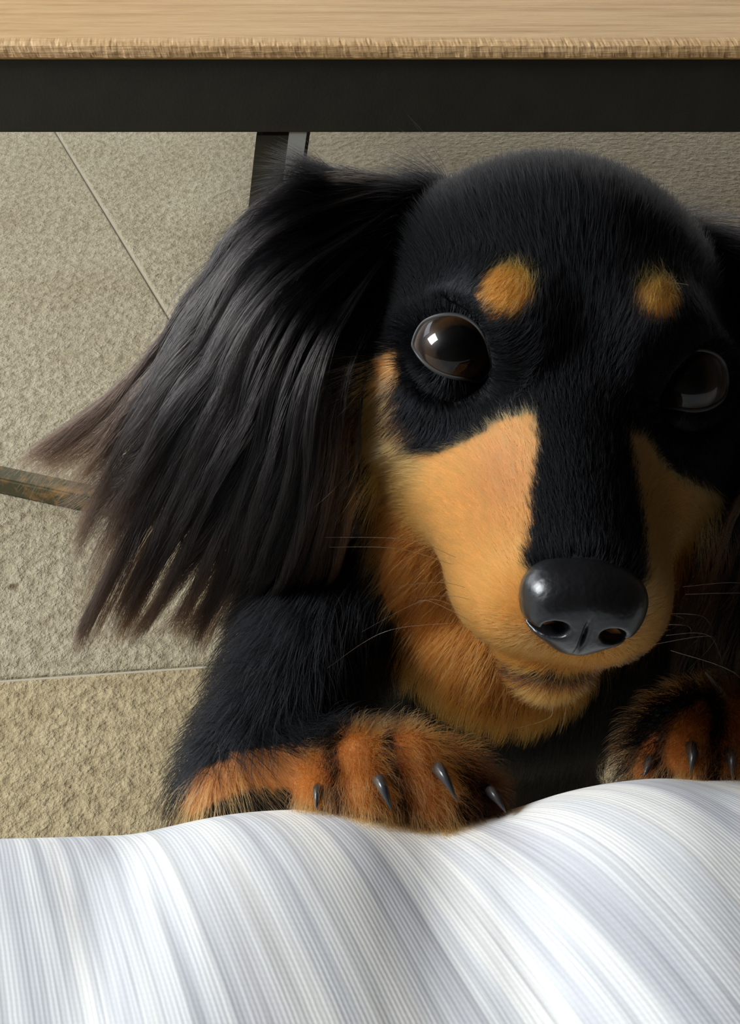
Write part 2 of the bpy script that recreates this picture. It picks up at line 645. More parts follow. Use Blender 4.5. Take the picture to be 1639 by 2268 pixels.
def cushion_mesh():
    xs = np.concatenate([np.linspace(-0.75, -0.14, 30)[:-1], np.linspace(-0.14, 0.14, 260), np.linspace(0.14, 0.75, 30)[1:]])
    # profile as (y, dz, arc): from back bottom over the top and round the front roll
    prof = []
    arc = 0.0
    ys = np.concatenate([np.linspace(-0.70, 0.03, 16)[:-1], np.linspace(0.03, YC, 60)])
    for y in ys:
        prof.append((y, 0.0, None))
    for a in np.linspace(0, math.pi / 2, 30)[1:]:
        prof.append((YC + RR * math.sin(a), RR * (math.cos(a) - 1), None))
    for z in np.linspace(-RR, -0.13, 8)[1:]:
        prof.append((YC + RR, z, None))
    prof.append((YC + RR - 0.01, -0.145, None))
    V, UV, F = [], [], []
    cz = crest_z(xs) + RR
    mean = cz.mean()
    k = len(prof)
    arcs = [0.0]
    for j in range(1, k):
        arcs.append(arcs[-1] + math.hypot(prof[j][0] - prof[j - 1][0], prof[j][1] - prof[j - 1][1]))
    ca, sa = math.cos(math.radians(22)), math.sin(math.radians(22))
    for i, x in enumerate(xs):
        for j, (y, dz, _) in enumerate(prof):
            w = math.exp(-max(0, YC - y) / 0.10)
            z = dz + mean + (cz[i] - mean) * w
            if j > 10:
                s = max(0.0, min(1.0, (YC + 0.01 - y) / 0.05))
                z += 0.0022 * s * mnoise.noise(Vector((x * 17 + y * 9, y * 13 - x * 4, 2.2)))
                z += 0.0035 * math.exp(-((x + 0.55 * (y - 0.11) - 0.030) / 0.016) ** 2) * s * -1
            V.append((x, y, z))
            a = arcs[j]
            bend = 2.2 * max(0.0, a - 0.79) ** 2 * (1 + 6 * x)
            UV.append((x * ca + (a - 0.8) * sa * (1.05 + 3.0 * x) + bend, a))
    for i in range(len(xs) - 1):
        for j in range(k - 1):
            a = i * k + j
            F.append((a, a + k, a + k + 1, a + 1))
    n0 = len(V)
    # underside
    zb = mean - 0.15
    for i, x in enumerate(xs):
        V.append((x, YC + RR - 0.012, zb))
        UV.append((x, 0))
        V.append((x, -0.70, zb))
        UV.append((x, 0))
    for i in range(len(xs) - 1):
        a = n0 + 2 * i
        F.append((i * k + k - 1, (i + 1) * k + k - 1, a + 2, a))
        F.append((a, a + 2, a + 3, a + 1))
        F.append((a + 1, a + 3, (i + 1) * k, i * k))
    F.append([j for j in range(k)] + [n0, n0 + 1])
    e = (len(xs) - 1) * k
    F.append([n0 + 2 * len(xs) - 1, n0 + 2 * len(xs) - 2] + [e + j for j in range(k - 1, -1, -1)])
    me = mesh_np('seat_cushion', V, F)
    ul = me.uv_layers.new(name='weave')
    li = np.empty(len(me.loops), np.int32)
    me.loops.foreach_get('vertex_index', li)
    ul.data.foreach_set('uv', np.array(UV, np.float32)[li].ravel())
    return me, zb


cme, c_zb = cushion_mesh()
o = new_obj('seat_cushion', cme, sofa, M_FABRIC)
o.matrix_parent_inverse = Matrix.Translation(-sofa.location)
o = box('seat_base', (-0.74, -0.69, 0.09), (0.74, 0.10, c_zb), sofa, M_BASE, 0.012)
o.matrix_parent_inverse = Matrix.Translation(-sofa.location)
for x in (-0.68, 0.68):
    for y in (-0.62, 0.04):
        bm = bmesh.new()
        bmesh.ops.create_cone(bm, cap_ends=True, segments=16, radius1=0.016, radius2=0.024, depth=0.088)
        bmesh.ops.translate(bm, verts=bm.verts, vec=(x, y, 0.046))
        o = bm_obj('leg', bm, sofa, M_FOOT)
        o.matrix_parent_inverse = Matrix.Translation(-sofa.location)

# ------------------------------------------------------------------ dog: shape
def rx(a):
    c, s = math.cos(a), math.sin(a)
    return np.array([[1, 0, 0], [0, c, -s], [0, s, c]])


def ry(a):
    c, s = math.cos(a), math.sin(a)
    return np.array([[c, 0, s], [0, 1, 0], [-s, 0, c]])


def rz(a):
    c, s = math.cos(a), math.sin(a)
    return np.array([[c, -s, 0], [s, c, 0], [0, 0, 1]])


D2R = math.radians
HO = at(1266, 800, 0.270)                                       # midway between the eyes
HR = rz(D2R(-1.0)) @ rx(D2R(-10.0)) @ ry(D2R(8.0))              # head: x to its left side, y to the back, z up


def H(x, y, z):
    """head-local centimetres to world"""
    return HO + HR @ (np.array([x, y, z]) * 0.01)


def head_local(P):
    return (P - HO) @ HR * 100.0


PR = []          # primitives: dict(kind, ..., k, grp, flow, ln)


def ell(c, r, R=None, k=0.012, grp='head', flow=(0, 0, -1), ln=0.008, sub=False):
    PR.append(dict(t='e', c=np.array(c, float), r=np.array(r, float), R=HR if R is None else R, k=k, grp=grp,
                   flow=np.array(flow, float), ln=ln, sub=sub))


def hell(c, r, k=0.012, grp='head', flow=(0, 1, 0), ln=0.006, rot=None, sub=False):
    R = HR if rot is None else HR @ rot
    ell(H(*c), np.array(r) * 0.01, R, k, grp, HR @ np.array(flow, float), ln, sub)


def cone(a, b, ra, rb, k=0.015, grp='body', flow=None, ln=0.02):
    a, b = np.array(a, float), np.array(b, float)
    PR.append(dict(t='c', a=a, b=b, ra=ra, rb=rb, k=k, grp=grp, flow=norm(b - a) if flow is None else np.array(flow, float), ln=ln, sub=False))


def hcone(a, b, ra, rb, k=0.012, grp='head', flow=(0, 1, 0), ln=0.006):
    cone(H(*a), H(*b), ra * 0.01, rb * 0.01, k, grp, HR @ np.array(flow, float), ln)


# head
hell((0, 4.2, -0.55), (4.25, 4.5, 3.95), flow=(0, 1, 0.05), ln=0.009)                     # skull
for s in (-1, 1):
    hell((1.70 * s, 0.50, 0.45), (1.75, 1.75, 1.55), k=0.012, flow=(0.45 * s, 0.75, 0.6), ln=0.006)    # brow
    hell((2.75 * s, 0.95, -1.75), (1.45, 1.75, 1.35), k=0.014, flow=(0.4 * s, 0.9, -0.3), ln=0.006)    # below the eye
    hell((3.35 * s, 1.9, -2.1), (1.65, 2.5, 2.6), k=0.016, flow=(0.35 * s, 0.8, -0.5), ln=0.009)      # cheek
    hcone((2.5 * s, 1.5, -2.9), (1.15 * s, -4.1, -3.6), 1.55, 1.18, k=0.014, grp='muzzle', flow=(0.3 * s, 0.85, -0.35), ln=0.0040)  # side of the muzzle
    hell((1.15 * s, -4.4, -3.6), (1.05, 1.6, 1.05), k=0.008, grp='muzzle', flow=(0.35 * s, 0.85, -0.4), ln=0.0035)  # lip
hcone((0, 1.2, -1.3), (0, -5.1, -2.75), 2.25, 1.42, k=0.014, grp='muzzle', flow=(0, 1, 0.1), ln=0.0035)
hell((0, -5.15, -3.10), (1.66, 0.97, 1.42), k=0.006, grp='muzzle', flow=(0, 1, 0), ln=0.003)
hcone((0, 1.5, -4.4), (0, -4.95, -5.0), 2.2, 1.0, k=0.005, grp='jaw', flow=(0, 0.9, -0.5), ln=0.006)
hcone((0, 3.0, -3.9), (0, -0.3, -8.2), 3.0, 2.3, k=0.012, grp='throat', flow=(0, 0.15, -1), ln=0.015)
for s in (-1, 1):
    hell((2.4 * s, 0.8, -5.2), (1.7, 2.2, 2.4), k=0.012, grp='throat', flow=(0.3 * s, 0.25, -1), ln=0.014)

# neck, chest, trunk standing upright on the hind legs
CH = np.array([0.050, 0.285, 0.455])
cone(H(0, 4.2, -2.2), CH, 0.041, 0.058, k=0.02, grp='neck', flow=(0, -0.25, -1), ln=0.024)
ell((0.050, 0.262, 0.440), (0.056, 0.050, 0.065), np.eye(3), k=0.02, grp='chest', flow=(0, -0.15, -1), ln=0.026)
cone(CH, (0.055, 0.335, 0.215), 0.060, 0.050, k=0.03, grp='trunk', flow=(0, 0.1, -1), ln=0.022)
ell((0.055, 0.345, 0.165), (0.052, 0.055, 0.060), np.eye(3), k=0.03, grp='trunk', ln=0.022)
for s in (-1, 1):
    hx = 0.055 + 0.042 * s
    cone((hx, 0.345, 0.165), (hx + 0.012 * s, 0.290, 0.100), 0.034, 0.022, k=0.02, grp='hind', ln=0.015)
    cone((hx + 0.012 * s, 0.290, 0.100), (hx + 0.010 * s, 0.345, 0.048), 0.021, 0.013, k=0.012, grp='hind', ln=0.012)
    cone((hx + 0.010 * s, 0.345, 0.048), (hx + 0.010 * s, 0.310, 0.014), 0.013, 0.013, k=0.010, grp='hind', ln=0.01)
    ell((hx + 0.010 * s, 0.292, 0.013), (0.018, 0.026, 0.0135), np.eye(3), k=0.008, grp='hind', flow=(0, -1, 0), ln=0.008)
TAIL = [(0.055, 0.39, 0.13), (0.06, 0.43, 0.075), (0.075, 0.49, 0.032), (0.10, 0.56, 0.022)]
for a, b, r0, r1 in zip(TAIL, TAIL[1:], (0.016, 0.012, 0.010), (0.012, 0.010, 0.007)):
    cone(a, b, r0, r1, k=0.01, grp='trunk', ln=0.03)

# forelegs
SH_L, EL_L = np.array([0.012, 0.275, 0.480]), at(545, 1752, 0.302)
WR_L = at(715, 1722, 0.293)
PW_L = at(850, 1735, 0.284)
cone(SH_L, EL_L, 0.030, 0.015, k=0.02, grp='upper_arm', flow=(-0.12, -0.1, -1), ln=0.020)
cone(EL_L, WR_L, 0.0125, 0.0105, k=0.014, grp='forearm', flow=norm(WR_L - EL_L) + np.array([0, 0, -0.3]), ln=0.012)
cone(WR_L, PW_L, 0.0105, 0.0115, k=0.010, grp='paw', ln=0.009)
SH_R, EL_R = np.array([0.105, 0.272, 0.485]), np.array([0.160, 0.215, 0.455])
WR_R, PW_R = at(1690, 1660, 0.296), at(1560, 1665, 0.286)
cone(SH_R, EL_R, 0.034, 0.019, k=0.02, grp='upper_arm', flow=(0.25, -0.1, -1), ln=0.026)
ell((0.128, 0.270, 0.485), (0.032, 0.036, 0.050), np.eye(3), k=0.02, grp='upper_arm', flow=(0.2, -0.1, -1), ln=0.024)
ell((0.120, 0.258, 0.415), (0.034, 0.040, 0.055), np.eye(3), k=0.02, grp='chest', flow=(0.1, -0.1, -1), ln=0.024)
cone(EL_R, WR_R, 0.016, 0.0135, k=0.014, grp='forearm', ln=0.012)
cone(WR_R, PW_R, 0.0135, 0.0145, k=0.010, grp='paw', ln=0.009)
# toes: (knuckle px, tip px, depth)
TOES_L = [((750, 1730), (722, 1785), 0.270, 0.262), ((805, 1700), (820, 1790), 0.266, 0.2565), ((915, 1695), (960, 1800), 0.266, 0.2565), ((1000, 1735), (1050, 1795), 0.270, 0.262)]
TOES_R = [((1470, 1650), (1440, 1715), 0.270, 0.262), ((1535, 1620), (1520, 1705), 0.267, 0.257), ((1610, 1625), (1615, 1712), 0.267, 0.257), ((1670, 1660), (1690, 1725), 0.270, 0.262)]
TOE_PR = []
for toes in (TOES_L, TOES_R):
    for (k0, k1, d0, d1) in toes:
        a, b = at(k0[0], k0[1] - 18, d0 + 0.014), at(k1[0], k1[1] - 22, d1 + 0.018)
        cone(a, b, 0.0066, 0.0058, k=0.004, grp='paw', ln=0.010)
        TOE_PR.append(PR[-1])

# ears: a fan of guide lines that the flap and its long hair both follow
EAR_PX = [
    [(905, 400), (700, 445), (520, 570), (400, 720), (260, 855), (70, 992)],
    [(885, 415), (680, 520), (500, 700), (360, 880), (250, 1020), (135, 1175)],
    [(865, 430), (670, 600), (500, 820), (370, 1010), (265, 1190), (165, 1395)],
    [(850, 450), (680, 670), (540, 900), (430, 1090), (330, 1250), (225, 1440)],
    [(840, 480), (705, 720), (600, 960), (510, 1150), (430, 1290), (345, 1420)],
    [(830, 520), (745, 780), (670, 1010), (600, 1190), (540, 1310), (455, 1440)],
    [(822, 560), (778, 810), (735, 1030), (690, 1200), (640, 1310), (570, 1430)],
    [(815, 590), (798, 830), (785, 1030), (765, 1180), (735, 1290), (690, 1400)],
]
EAR_D = [[0.318, 0.306, 0.302, 0.303, 0.306, 0.306], [0.316, 0.298, 0.295, 0.300, 0.307, 0.312], [0.312, 0.291, 0.290, 0.300, 0.310, 0.318],
         [0.308, 0.287, 0.288, 0.301, 0.314, 0.324], [0.303, 0.284, 0.287, 0.301, 0.316, 0.326], [0.298, 0.281, 0.286, 0.300, 0.315, 0.327],
         [0.293, 0.279, 0.285, 0.299, 0.313, 0.326], [0.290, 0.279, 0.286, 0.298, 0.311, 0.323]]
for row, dr in zip(EAR_PX, EAR_D):
    row[0] = (row[0][0] + 60, row[0][1] + 25)
    dr[0] += 0.010
G = np.array([[at(u, v, d) for (u, v), d in zip(row, dr)] for row, dr in zip(EAR_PX, EAR_D)])     # 8 x 6 x 3
# the other ear is the mirror image about the head's middle plane
Gm_loc = head_local(G.reshape(-1, 3)) * np.array([-1, 1, 1])
G_R = (HO + (Gm_loc * 0.01) @ HR.T).reshape(G.shape)


def catmull(A, x):
    """Catmull-Rom along axis 0 of A at parameter x in [0,1]; returns (len(x), ...)"""
    n = len(A) - 1
    x = np.asarray(x) * n
    i = np.clip(np.floor(x).astype(int), 0, n - 1)
    f = (x - i)
    p0, p1, p2, p3 = A[np.clip(i - 1, 0, n)], A[i], A[i + 1], A[np.clip(i + 2, 0, n)]
    f = f.reshape(f.shape + (1,) * (A.ndim - 1))
    return 0.5 * (2 * p1 + (p2 - p0) * f + (2 * p0 - 5 * p1 + 4 * p2 - p3) * f ** 2 + (3 * p1 - p0 - 3 * p2 + p3) * f ** 3)


def ear_pt(GG, s, t):
    """guide surface at s (across, 0 back .. 1 front) and t (along); s, t arrays of equal length"""
    ns, nt = 64, 96
    key = id(GG)
    if key not in _ear_cache:
        a = catmull(GG, np.linspace(0, 1, ns))                       # ns x 6 x 3
        b = catmull(np.swapaxes(a, 0, 1), np.linspace(0, 1, nt))     # nt x ns x 3
        _ear_cache[key] = np.swapaxes(b, 0, 1)
    T = _ear_cache[key]
    ext = np.maximum(t - 1, 0)
    x, y = np.clip(s, 0, 1) * (ns - 1), np.clip(t, 0, 1) * (nt - 1)
    i, j = np.minimum(x.astype(int), ns - 2), np.minimum(y.astype(int), nt - 2)
    fx, fy = (x - i)[:, None], (y - j)[:, None]
    P = T[i, j] * (1 - fx) * (1 - fy) + T[i + 1, j] * fx * (1 - fy) + T[i, j + 1] * (1 - fx) * fy + T[i + 1, j + 1] * fx * fy
    return P + ext[:, None] * (T[i, nt - 1] - T[i, nt - 6]) / 5 * (nt - 1)


_ear_cache = {}
for GG in (G, G_R):
    for row in GG:
        for j in range(3):
            w = (0.0042, 0.0044, 0.0036, 0.0030)
            cone(row[j], row[j + 1] if j < 2 else row[2] * 0.35 + row[3] * 0.65, w[j], w[j + 1], k=0.009, grp='ear', ln=0.03)

# eyes
EYE_R = 0.0100
EYE_L_C = at(1004, 775, 0.2702)
loc = head_local(EYE_L_C[None])[0]
EYE_R_C = H(-loc[0], loc[1], loc[2])
for c in (EYE_L_C, EYE_R_C):
    ell(c, (EYE_R * 1.1,) * 3, np.eye(3), k=0.002, grp='head', sub=True)
    o_ = norm(norm(CAM - c) * 0.7 + HR @ np.array([0, -0.5, 0.1]))
    ell(c + o_ * 0.0044, (0.0105,) * 3, np.eye(3), k=0.004, grp='head', sub=True)


def pr_dist(p, P):
    if p['t'] == 'e':
        q = (P - p['c']) @ p['R']
        k0 = np.sqrt(((q / p['r']) ** 2).sum(-1))
        k1 = np.sqrt(((q / p['r'] ** 2) ** 2).sum(-1))
        return k0 * (k0 - 1.0) / np.maximum(k1, 1e-6)
    ab = p['b'] - p['a']
    h = np.clip(((P - p['a']) @ ab) / (ab @ ab), 0, 1)
    return np.linalg.norm(P - p['a'] - h[..., None] * ab, axis=-1) - (p['ra'] + (p['rb'] - p['ra']) * h)


def smin(a, b, k):
    h = np.clip(0.5 + 0.5 * (b - a) / k, 0, 1)
    return b + (a - b) * h - k * h * (1 - h)


def pr_box(p):
    if p['t'] == 'e':
        m = p['r'].max()
        return p['c'] - m, p['c'] + m
    m = max(p['ra'], p['rb'])
    return np.minimum(p['a'], p['b']) - m, np.maximum(p['a'], p['b']) + m


def sdf(P):
    d = np.full(P.shape[:-1], 1.0)
    for p in PR:
        e = pr_dist(p, P)
        d = -smin(-d, e, p['k']) if p['sub'] else smin(d, e, p['k'])
    return d


def sdf_grad(P, e=0.0004):
    g = np.stack([sdf(P + np.eye(3)[i] * e) - sdf(P - np.eye(3)[i] * e) for i in range(3)], -1)
    return norm(g)


def axis(lo, hi, f0, f1, fine, coarse):
    a = np.arange(lo, f0, coarse)
    b = np.arange(f0, f1, fine)
    c = np.arange(f1, hi, coarse)
    return np.concatenate([a, b, c])


def surface_nets(D, ax):
    X, Y, Z = ax
    ins = D < 0
    nx, ny, nz = D.shape
    cnt = np.zeros((nx - 1, ny - 1, nz - 1), np.int8)
    for a in (0, 1):
        for b in (0, 1):
            for c in (0, 1):
                cnt += ins[a:nx - 1 + a, b:ny - 1 + b, c:nz - 1 + c]
    act = np.argwhere((cnt > 0) & (cnt < 8))
    idx = np.full(cnt.shape, -1, np.int32)
    idx[tuple(act.T)] = np.arange(len(act))
    corners = [(a, b, c) for a in (0, 1) for b in (0, 1) for c in (0, 1)]
    vals = {c: D[act[:, 0] + c[0], act[:, 1] + c[1], act[:, 2] + c[2]] for c in corners}
    pos = {c: np.stack([X[act[:, 0] + c[0]], Y[act[:, 1] + c[1]], Z[act[:, 2] + c[2]]], -1) for c in corners}
    acc = np.zeros((len(act), 3))
    num = np.zeros(len(act))
    for c in corners:
        for a in range(3):
            if c[a] == 0:
                d = list(c)
                d[a] = 1
                d = tuple(d)
                v0, v1 = vals[c], vals[d]
                m = (v0 < 0) != (v1 < 0)
                t = np.where(m, v0 / np.where(m, v0 - v1, 1), 0)
                acc += np.where(m[:, None], pos[c] + (pos[d] - pos[c]) * t[:, None], 0)
                num += m
    V = acc / np.maximum(num, 1)[:, None]
    F = []
    for a in range(3):
        b, c = (a + 1) % 3, (a + 2) % 3
        sl0, sl1 = [slice(None)] * 3, [slice(None)] * 3
        sl0[a], sl1[a] = slice(0, -1), slice(1, None)
        s0, s1 = ins[tuple(sl0)], ins[tuple(sl1)]
        e = np.argwhere(s0 != s1)
        e = e[(e[:, b] > 0) & (e[:, c] > 0) & (e[:, b] < D.shape[b] - 1) & (e[:, c] < D.shape[c] - 1)]
        fl = s0[tuple(e.T)]
        q = []
        for db, dc in ((-1, -1), (0, -1), (0, 0), (-1, 0)):
            o_ = e.copy()
            o_[:, b] += db
            o_[:, c] += dc
            q.append(idx[tuple(o_.T)])
        q = np.stack(q, -1)
        q = np.where(fl[:, None], q, q[:, ::-1])
        F.append(q)
    F = np.concatenate(F)
    return V, F[(F >= 0).all(1)]


AX = [axis(-0.11, 0.22, -0.09, 0.19, 0.0016, 0.004), axis(0.12, 0.60, 0.135, 0.31, 0.0016, 0.004), axis(-0.01, 0.62, 0.43, 0.60, 0.0016, 0.004)]
DG = np.ones([len(a) for a in AX], np.float32)
for p in PR:
    lo, hi = pr_box(p)
    sl = []
    for a in range(3):
        i0, i1 = np.searchsorted(AX[a], (lo[a] - 0.02, hi[a] + 0.02))
        sl.append(slice(max(i0 - 1, 0), i1 + 1))
    P = np.stack(np.meshgrid(AX[0][sl[0]], AX[1][sl[1]], AX[2][sl[2]], indexing='ij'), -1)
    e = pr_dist(p, P).astype(np.float32)
    d = DG[tuple(sl)]
    DG[tuple(sl)] = -smin(-d, e, p['k']) if p['sub'] else smin(d, e, p['k'])
BV, BF = surface_nets(DG, AX)
del DG


def press(V, margin=0.0008):
    """flesh that would sink into the cushion lies flat against its rounded edge instead"""
    V = np.array(V, float)
    xs_ = np.linspace(-0.3, 0.3, 241)
    zc = np.interp(V[:, 0], xs_, crest_z(xs_))
    dy, dz = V[:, 1] - YC, V[:, 2] - zc
    near = (V[:, 2] > zc - 0.14) & (V[:, 1] < 0.2)
    r = np.hypot(np.maximum(dy, 0), np.maximum(dz, 0))
    push = near & (r < RR + margin)
    k = (RR + margin) / np.maximum(r, 1e-4)
    m = push & (dz > 0) & (dy > 0)
    V[m, 1] = YC + dy[m] * k[m]
    V[m, 2] = zc[m] + dz[m] * k[m]
    m = push & (dz <= 0)
    V[m, 1] = YC + RR + margin
    m = push & (dy <= 0) & (dz > 0)
    V[m, 2] = zc[m] + RR + margin + 0.002
    return V


BV = press(BV)

# ------------------------------------------------------------------ dog: coat colours
GRPS = ['head', 'muzzle', 'jaw', 'throat', 'neck', 'chest', 'trunk', 'hind', 'upper_arm', 'forearm', 'paw', 'ear']


def blend(P):
    """blended hair flow and length and nearest region at surface points"""
    W = np.zeros(len(P))
    fl = np.zeros((len(P), 3))
    ln = np.zeros(len(P))
    gd = np.full((len(P), len(GRPS)), 9.0)
    for p in PR:
        if p['sub']:
            continue
        d = pr_dist(p, P)
        w = np.exp(-np.maximum(d, 0) / 0.004)
        W += w
        fl += w[:, None] * p['flow']
        ln += w * p['ln']
        gi = GRPS.index(p['grp'])
        gd[:, gi] = np.minimum(gd[:, gi], d)
    W = np.maximum(W, 1e-9)
    return fl / W[:, None], ln / W, gd.argmin(1)


def inside(poly, u, v):
    poly = np.array(poly, float)
    r = np.zeros(len(u), bool)
    j = len(poly) - 1
    for i in range(len(poly)):
        (xi, yi), (xj, yj) = poly[i], poly[j]
        c = ((yi > v) != (yj > v)) & (u < (xj - xi) * (v - yi) / (yj - yi + 1e-12) + xi)
        r ^= c
        j = i
    return r


FACE = [(790, 830), (850, 780), (893, 775), (890, 830), (872, 870), (885, 925), (925, 985), (965, 1002), (1045, 968), (1100, 932), (1190, 912), (1198, 1000),
        (1183, 1100), (1178, 1200), (1165, 1260), (1300, 1350), (1425, 1300), (1425, 1170), (1405, 1060), (1385, 960), (1425, 965), (1485, 1030),
        (1530, 1045), (1620, 1100), (1620, 1300), (1480, 1490), (1420, 1560), (1330, 1610), (1200, 1625), (1060, 1600), (930, 1540), (885, 1470), (850, 1350), (835, 1200),
        (800, 1060)]
SPOT_L = [(1120 + 66 * math.cos(a), 650 + 62 * math.sin(a)) for a in np.linspace(0, 2 * math.pi, 24)[:-1]]
SPOT_R = [(1455 + 62 * math.cos(a), 672 + 52 * math.sin(a)) for a in np.linspace(0, 2 * math.pi, 24)[:-1]]
FOREARM = [(395, 1800), (430, 1715), (520, 1668), (640, 1652), (720, 1655), (780, 1590), (930, 1580), (1090, 1680), (1230, 1720), (1230, 1850), (640, 1850),
           (645, 1745), (560, 1748), (470, 1775), (440, 1810)]
RPAW = [(1380, 1760), (1430, 1640), (1530, 1560), (1660, 1520), (1900, 1560), (1900, 1800), (1380, 1800)]
MOUTH = np.array([(1060, 1440), (1110, 1478), (1170, 1496), (1240, 1504), (1300, 1500), (1360, 1490), (1420, 1450)], float)


def coat(P, N, grp, jit=7.0):
    """linear coat colour at surface points, some light and shade painted in"""
    n = len(P)
    # points on the far side of the head take the marking of their mirror image
    loc = head_local(P)
    Q = P.copy()
    facing = ((CAM - P) * N).sum(-1) > 0
    headish = np.isin(grp, [GRPS.index(g) for g in ('head', 'muzzle', 'jaw', 'throat', 'neck', 'chest')])
    mir = headish & ~facing & (loc[:, 0] > 0)
    Q[mir] = HO + ((loc[mir] * np.array([-1, 1, 1])) * 0.01) @ HR.T
    u, v, d = proj(Q)
    u = u + rng.normal(0, jit, n)
    v = v + rng.normal(0, jit, n)
    col = np.tile(np.array([0.0040, 0.0041, 0.0048]), (n, 1))
    face = np.isin(grp, [GRPS.index(g) for g in ('head', 'muzzle', 'jaw', 'throat', 'neck')])
    m = face & inside(FACE, u, v) & (loc[:, 1] < 4.2)
    fair = np.clip((1480 - v) / 500, 0, 1)[:, None] * np.clip((u - np.interp(v, [800, 1050, 1250, 1400, 1500], [800, 850, 905, 960, 1040])) / 70, 0, 1)[:, None]  # lit cheek against its shaded rust edge, painted into the tan
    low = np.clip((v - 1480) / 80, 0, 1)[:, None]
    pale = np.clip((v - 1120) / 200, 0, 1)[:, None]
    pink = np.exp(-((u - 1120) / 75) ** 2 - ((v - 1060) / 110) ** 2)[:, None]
    lit_tan = np.array([0.62, 0.29, 0.100]) * (1 - pale) + np.array([0.68, 0.37, 0.145]) * pale
    lit_tan = lit_tan * (1 - 0.8 * pink) + np.array([0.52, 0.235, 0.115]) * 0.8 * pink
    tan = np.array([0.37, 0.14, 0.024]) * (1 - fair) + lit_tan * fair
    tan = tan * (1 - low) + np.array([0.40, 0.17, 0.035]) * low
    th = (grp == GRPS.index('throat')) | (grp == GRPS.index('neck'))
    tan[th] = np.array([0.25, 0.092, 0.016])  # throat rust darkened to paint in the shade under the jaw
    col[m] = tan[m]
    # dark lip line
    du = np.interp(u, MOUTH[:, 0], MOUTH[:, 1], left=-999, right=-999)
    lip = m & (loc[:, 1] < -2.0) & facing & (np.abs(v - du) < 11) & np.isin(grp, [GRPS.index(g) for g in ('muzzle', 'jaw')])
    col[lip] = np.array([0.03, 0.014, 0.008])
    col[np.linalg.norm(loc - np.array([0, -6.1, -2.6]), axis=1) < 0.85] = np.array([0.006, 0.005, 0.005])
    fr = (loc[:, 1] < 3.0) & (grp == 0)
    m = fr & (inside(SPOT_L, u, v) | inside(SPOT_R, u, v))
    col[m] = np.array([0.50, 0.19, 0.032])
    arm = np.isin(grp, [GRPS.index(g) for g in ('forearm', 'paw')]) | ((grp == GRPS.index('upper_arm')) & (v > 1650))
    m = arm & (inside(FOREARM, u, v) | inside(RPAW, u, v))
    col[m] = np.array([0.40, 0.145, 0.038])
    # shade of the toe gaps painted in as black pencilling; outer toe dark too
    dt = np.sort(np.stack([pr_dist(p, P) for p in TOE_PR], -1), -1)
    toe_dark = m & (grp == GRPS.index('paw')) & (dt[:, 1] - dt[:, 0] < 0.0021) & (dt[:, 0] < 0.004)
    toe_dark |= m & (grp == GRPS.index('paw')) & (u > 1015) & (u < 1150) & (v > 1670)
    col[toe_dark] = np.array([0.03, 0.013, 0.008])
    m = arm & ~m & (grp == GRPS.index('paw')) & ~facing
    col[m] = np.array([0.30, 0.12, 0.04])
    m = (grp == GRPS.index('hind')) & (P[:, 2] < 0.06)
    col[m] = np.array([0.42, 0.17, 0.05])
    return col


me = bpy.data.meshes.new('dog')
me.vertices.add(len(BV))
me.vertices.foreach_set('co', BV.astype(np.float32).ravel())
me.loops.add(len(BF) * 4)
me.loops.foreach_set('vertex_index', BF.astype(np.int32).ravel())
me.polygons.add(len(BF))
me.polygons.foreach_set('loop_start', (np.arange(len(BF)) * 4).astype(np.int32))
me.polygons.foreach_set('use_smooth', np.ones(len(BF), bool))
me.update(calc_edges=True)
me.validate()
BN = np.empty(len(BV) * 3, np.float32)
me.vertices.foreach_get('normal', BN)
BN = BN.reshape(-1, 3).astype(float)
_, _, vg = blend(BV)
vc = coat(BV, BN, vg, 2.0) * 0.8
at_ = me.color_attributes.new('coat', 'FLOAT_COLOR', 'POINT')
at_.data.foreach_set('color', np.concatenate([vc, np.ones((len(vc), 1))], 1).astype(np.float32).ravel())
dog = new_obj('dog', me, None, M_SKIN)
tag(dog, 'long-haired black and tan dachshund propping its front paws on the sofa edge', 'dog')


# ------------------------------------------------------------------ dog: fur
def add_hair(name, P, rad, colr, mat, parent=dog):
    """P: n x k x 3 strand points, rad: n x k, colr: n x k x 3"""
    n, k, _ = P.shape
    cu = bpy.data.hair_curves.new(name)
    cu.add_curves([k] * n)
    cu.attributes['position'].data.foreach_set('vector', P.astype(np.float32).ravel()) if 'position' in cu.attributes else cu.position_data.foreach_set('vector', P.astype(np.float32).ravel())
    a = cu.attributes.get('radius') or cu.attributes.new('radius', 'FLOAT', 'POINT')
    a.data.foreach_set('value', rad.astype(np.float32).ravel())
    a = cu.attributes.new('coat', 'FLOAT_COLOR', 'POINT')
    a.data.foreach_set('color', np.concatenate([colr, np.ones((n, k, 1))], -1).astype(np.float32).ravel())
    cu.materials.append(mat)
    o = bpy.data.objects.new(name, cu)
    COL.objects.link(o)
    o.parent = parent
    o['kind'] = 'stuff'
    return o


TRI = np.concatenate([BF[:, [0, 1, 2]], BF[:, [0, 2, 3]]])
A_, B_, C_ = BV[TRI[:, 0]], BV[TRI[:, 1]], BV[TRI[:, 2]]
TAREA = 0.5 * np.linalg.norm(np.cross(B_ - A_, C_ - A_), axis=1)
TCEN = (A_ + B_ + C_) / 3
TNOR = norm(np.cross(B_ - A_, C_ - A_))


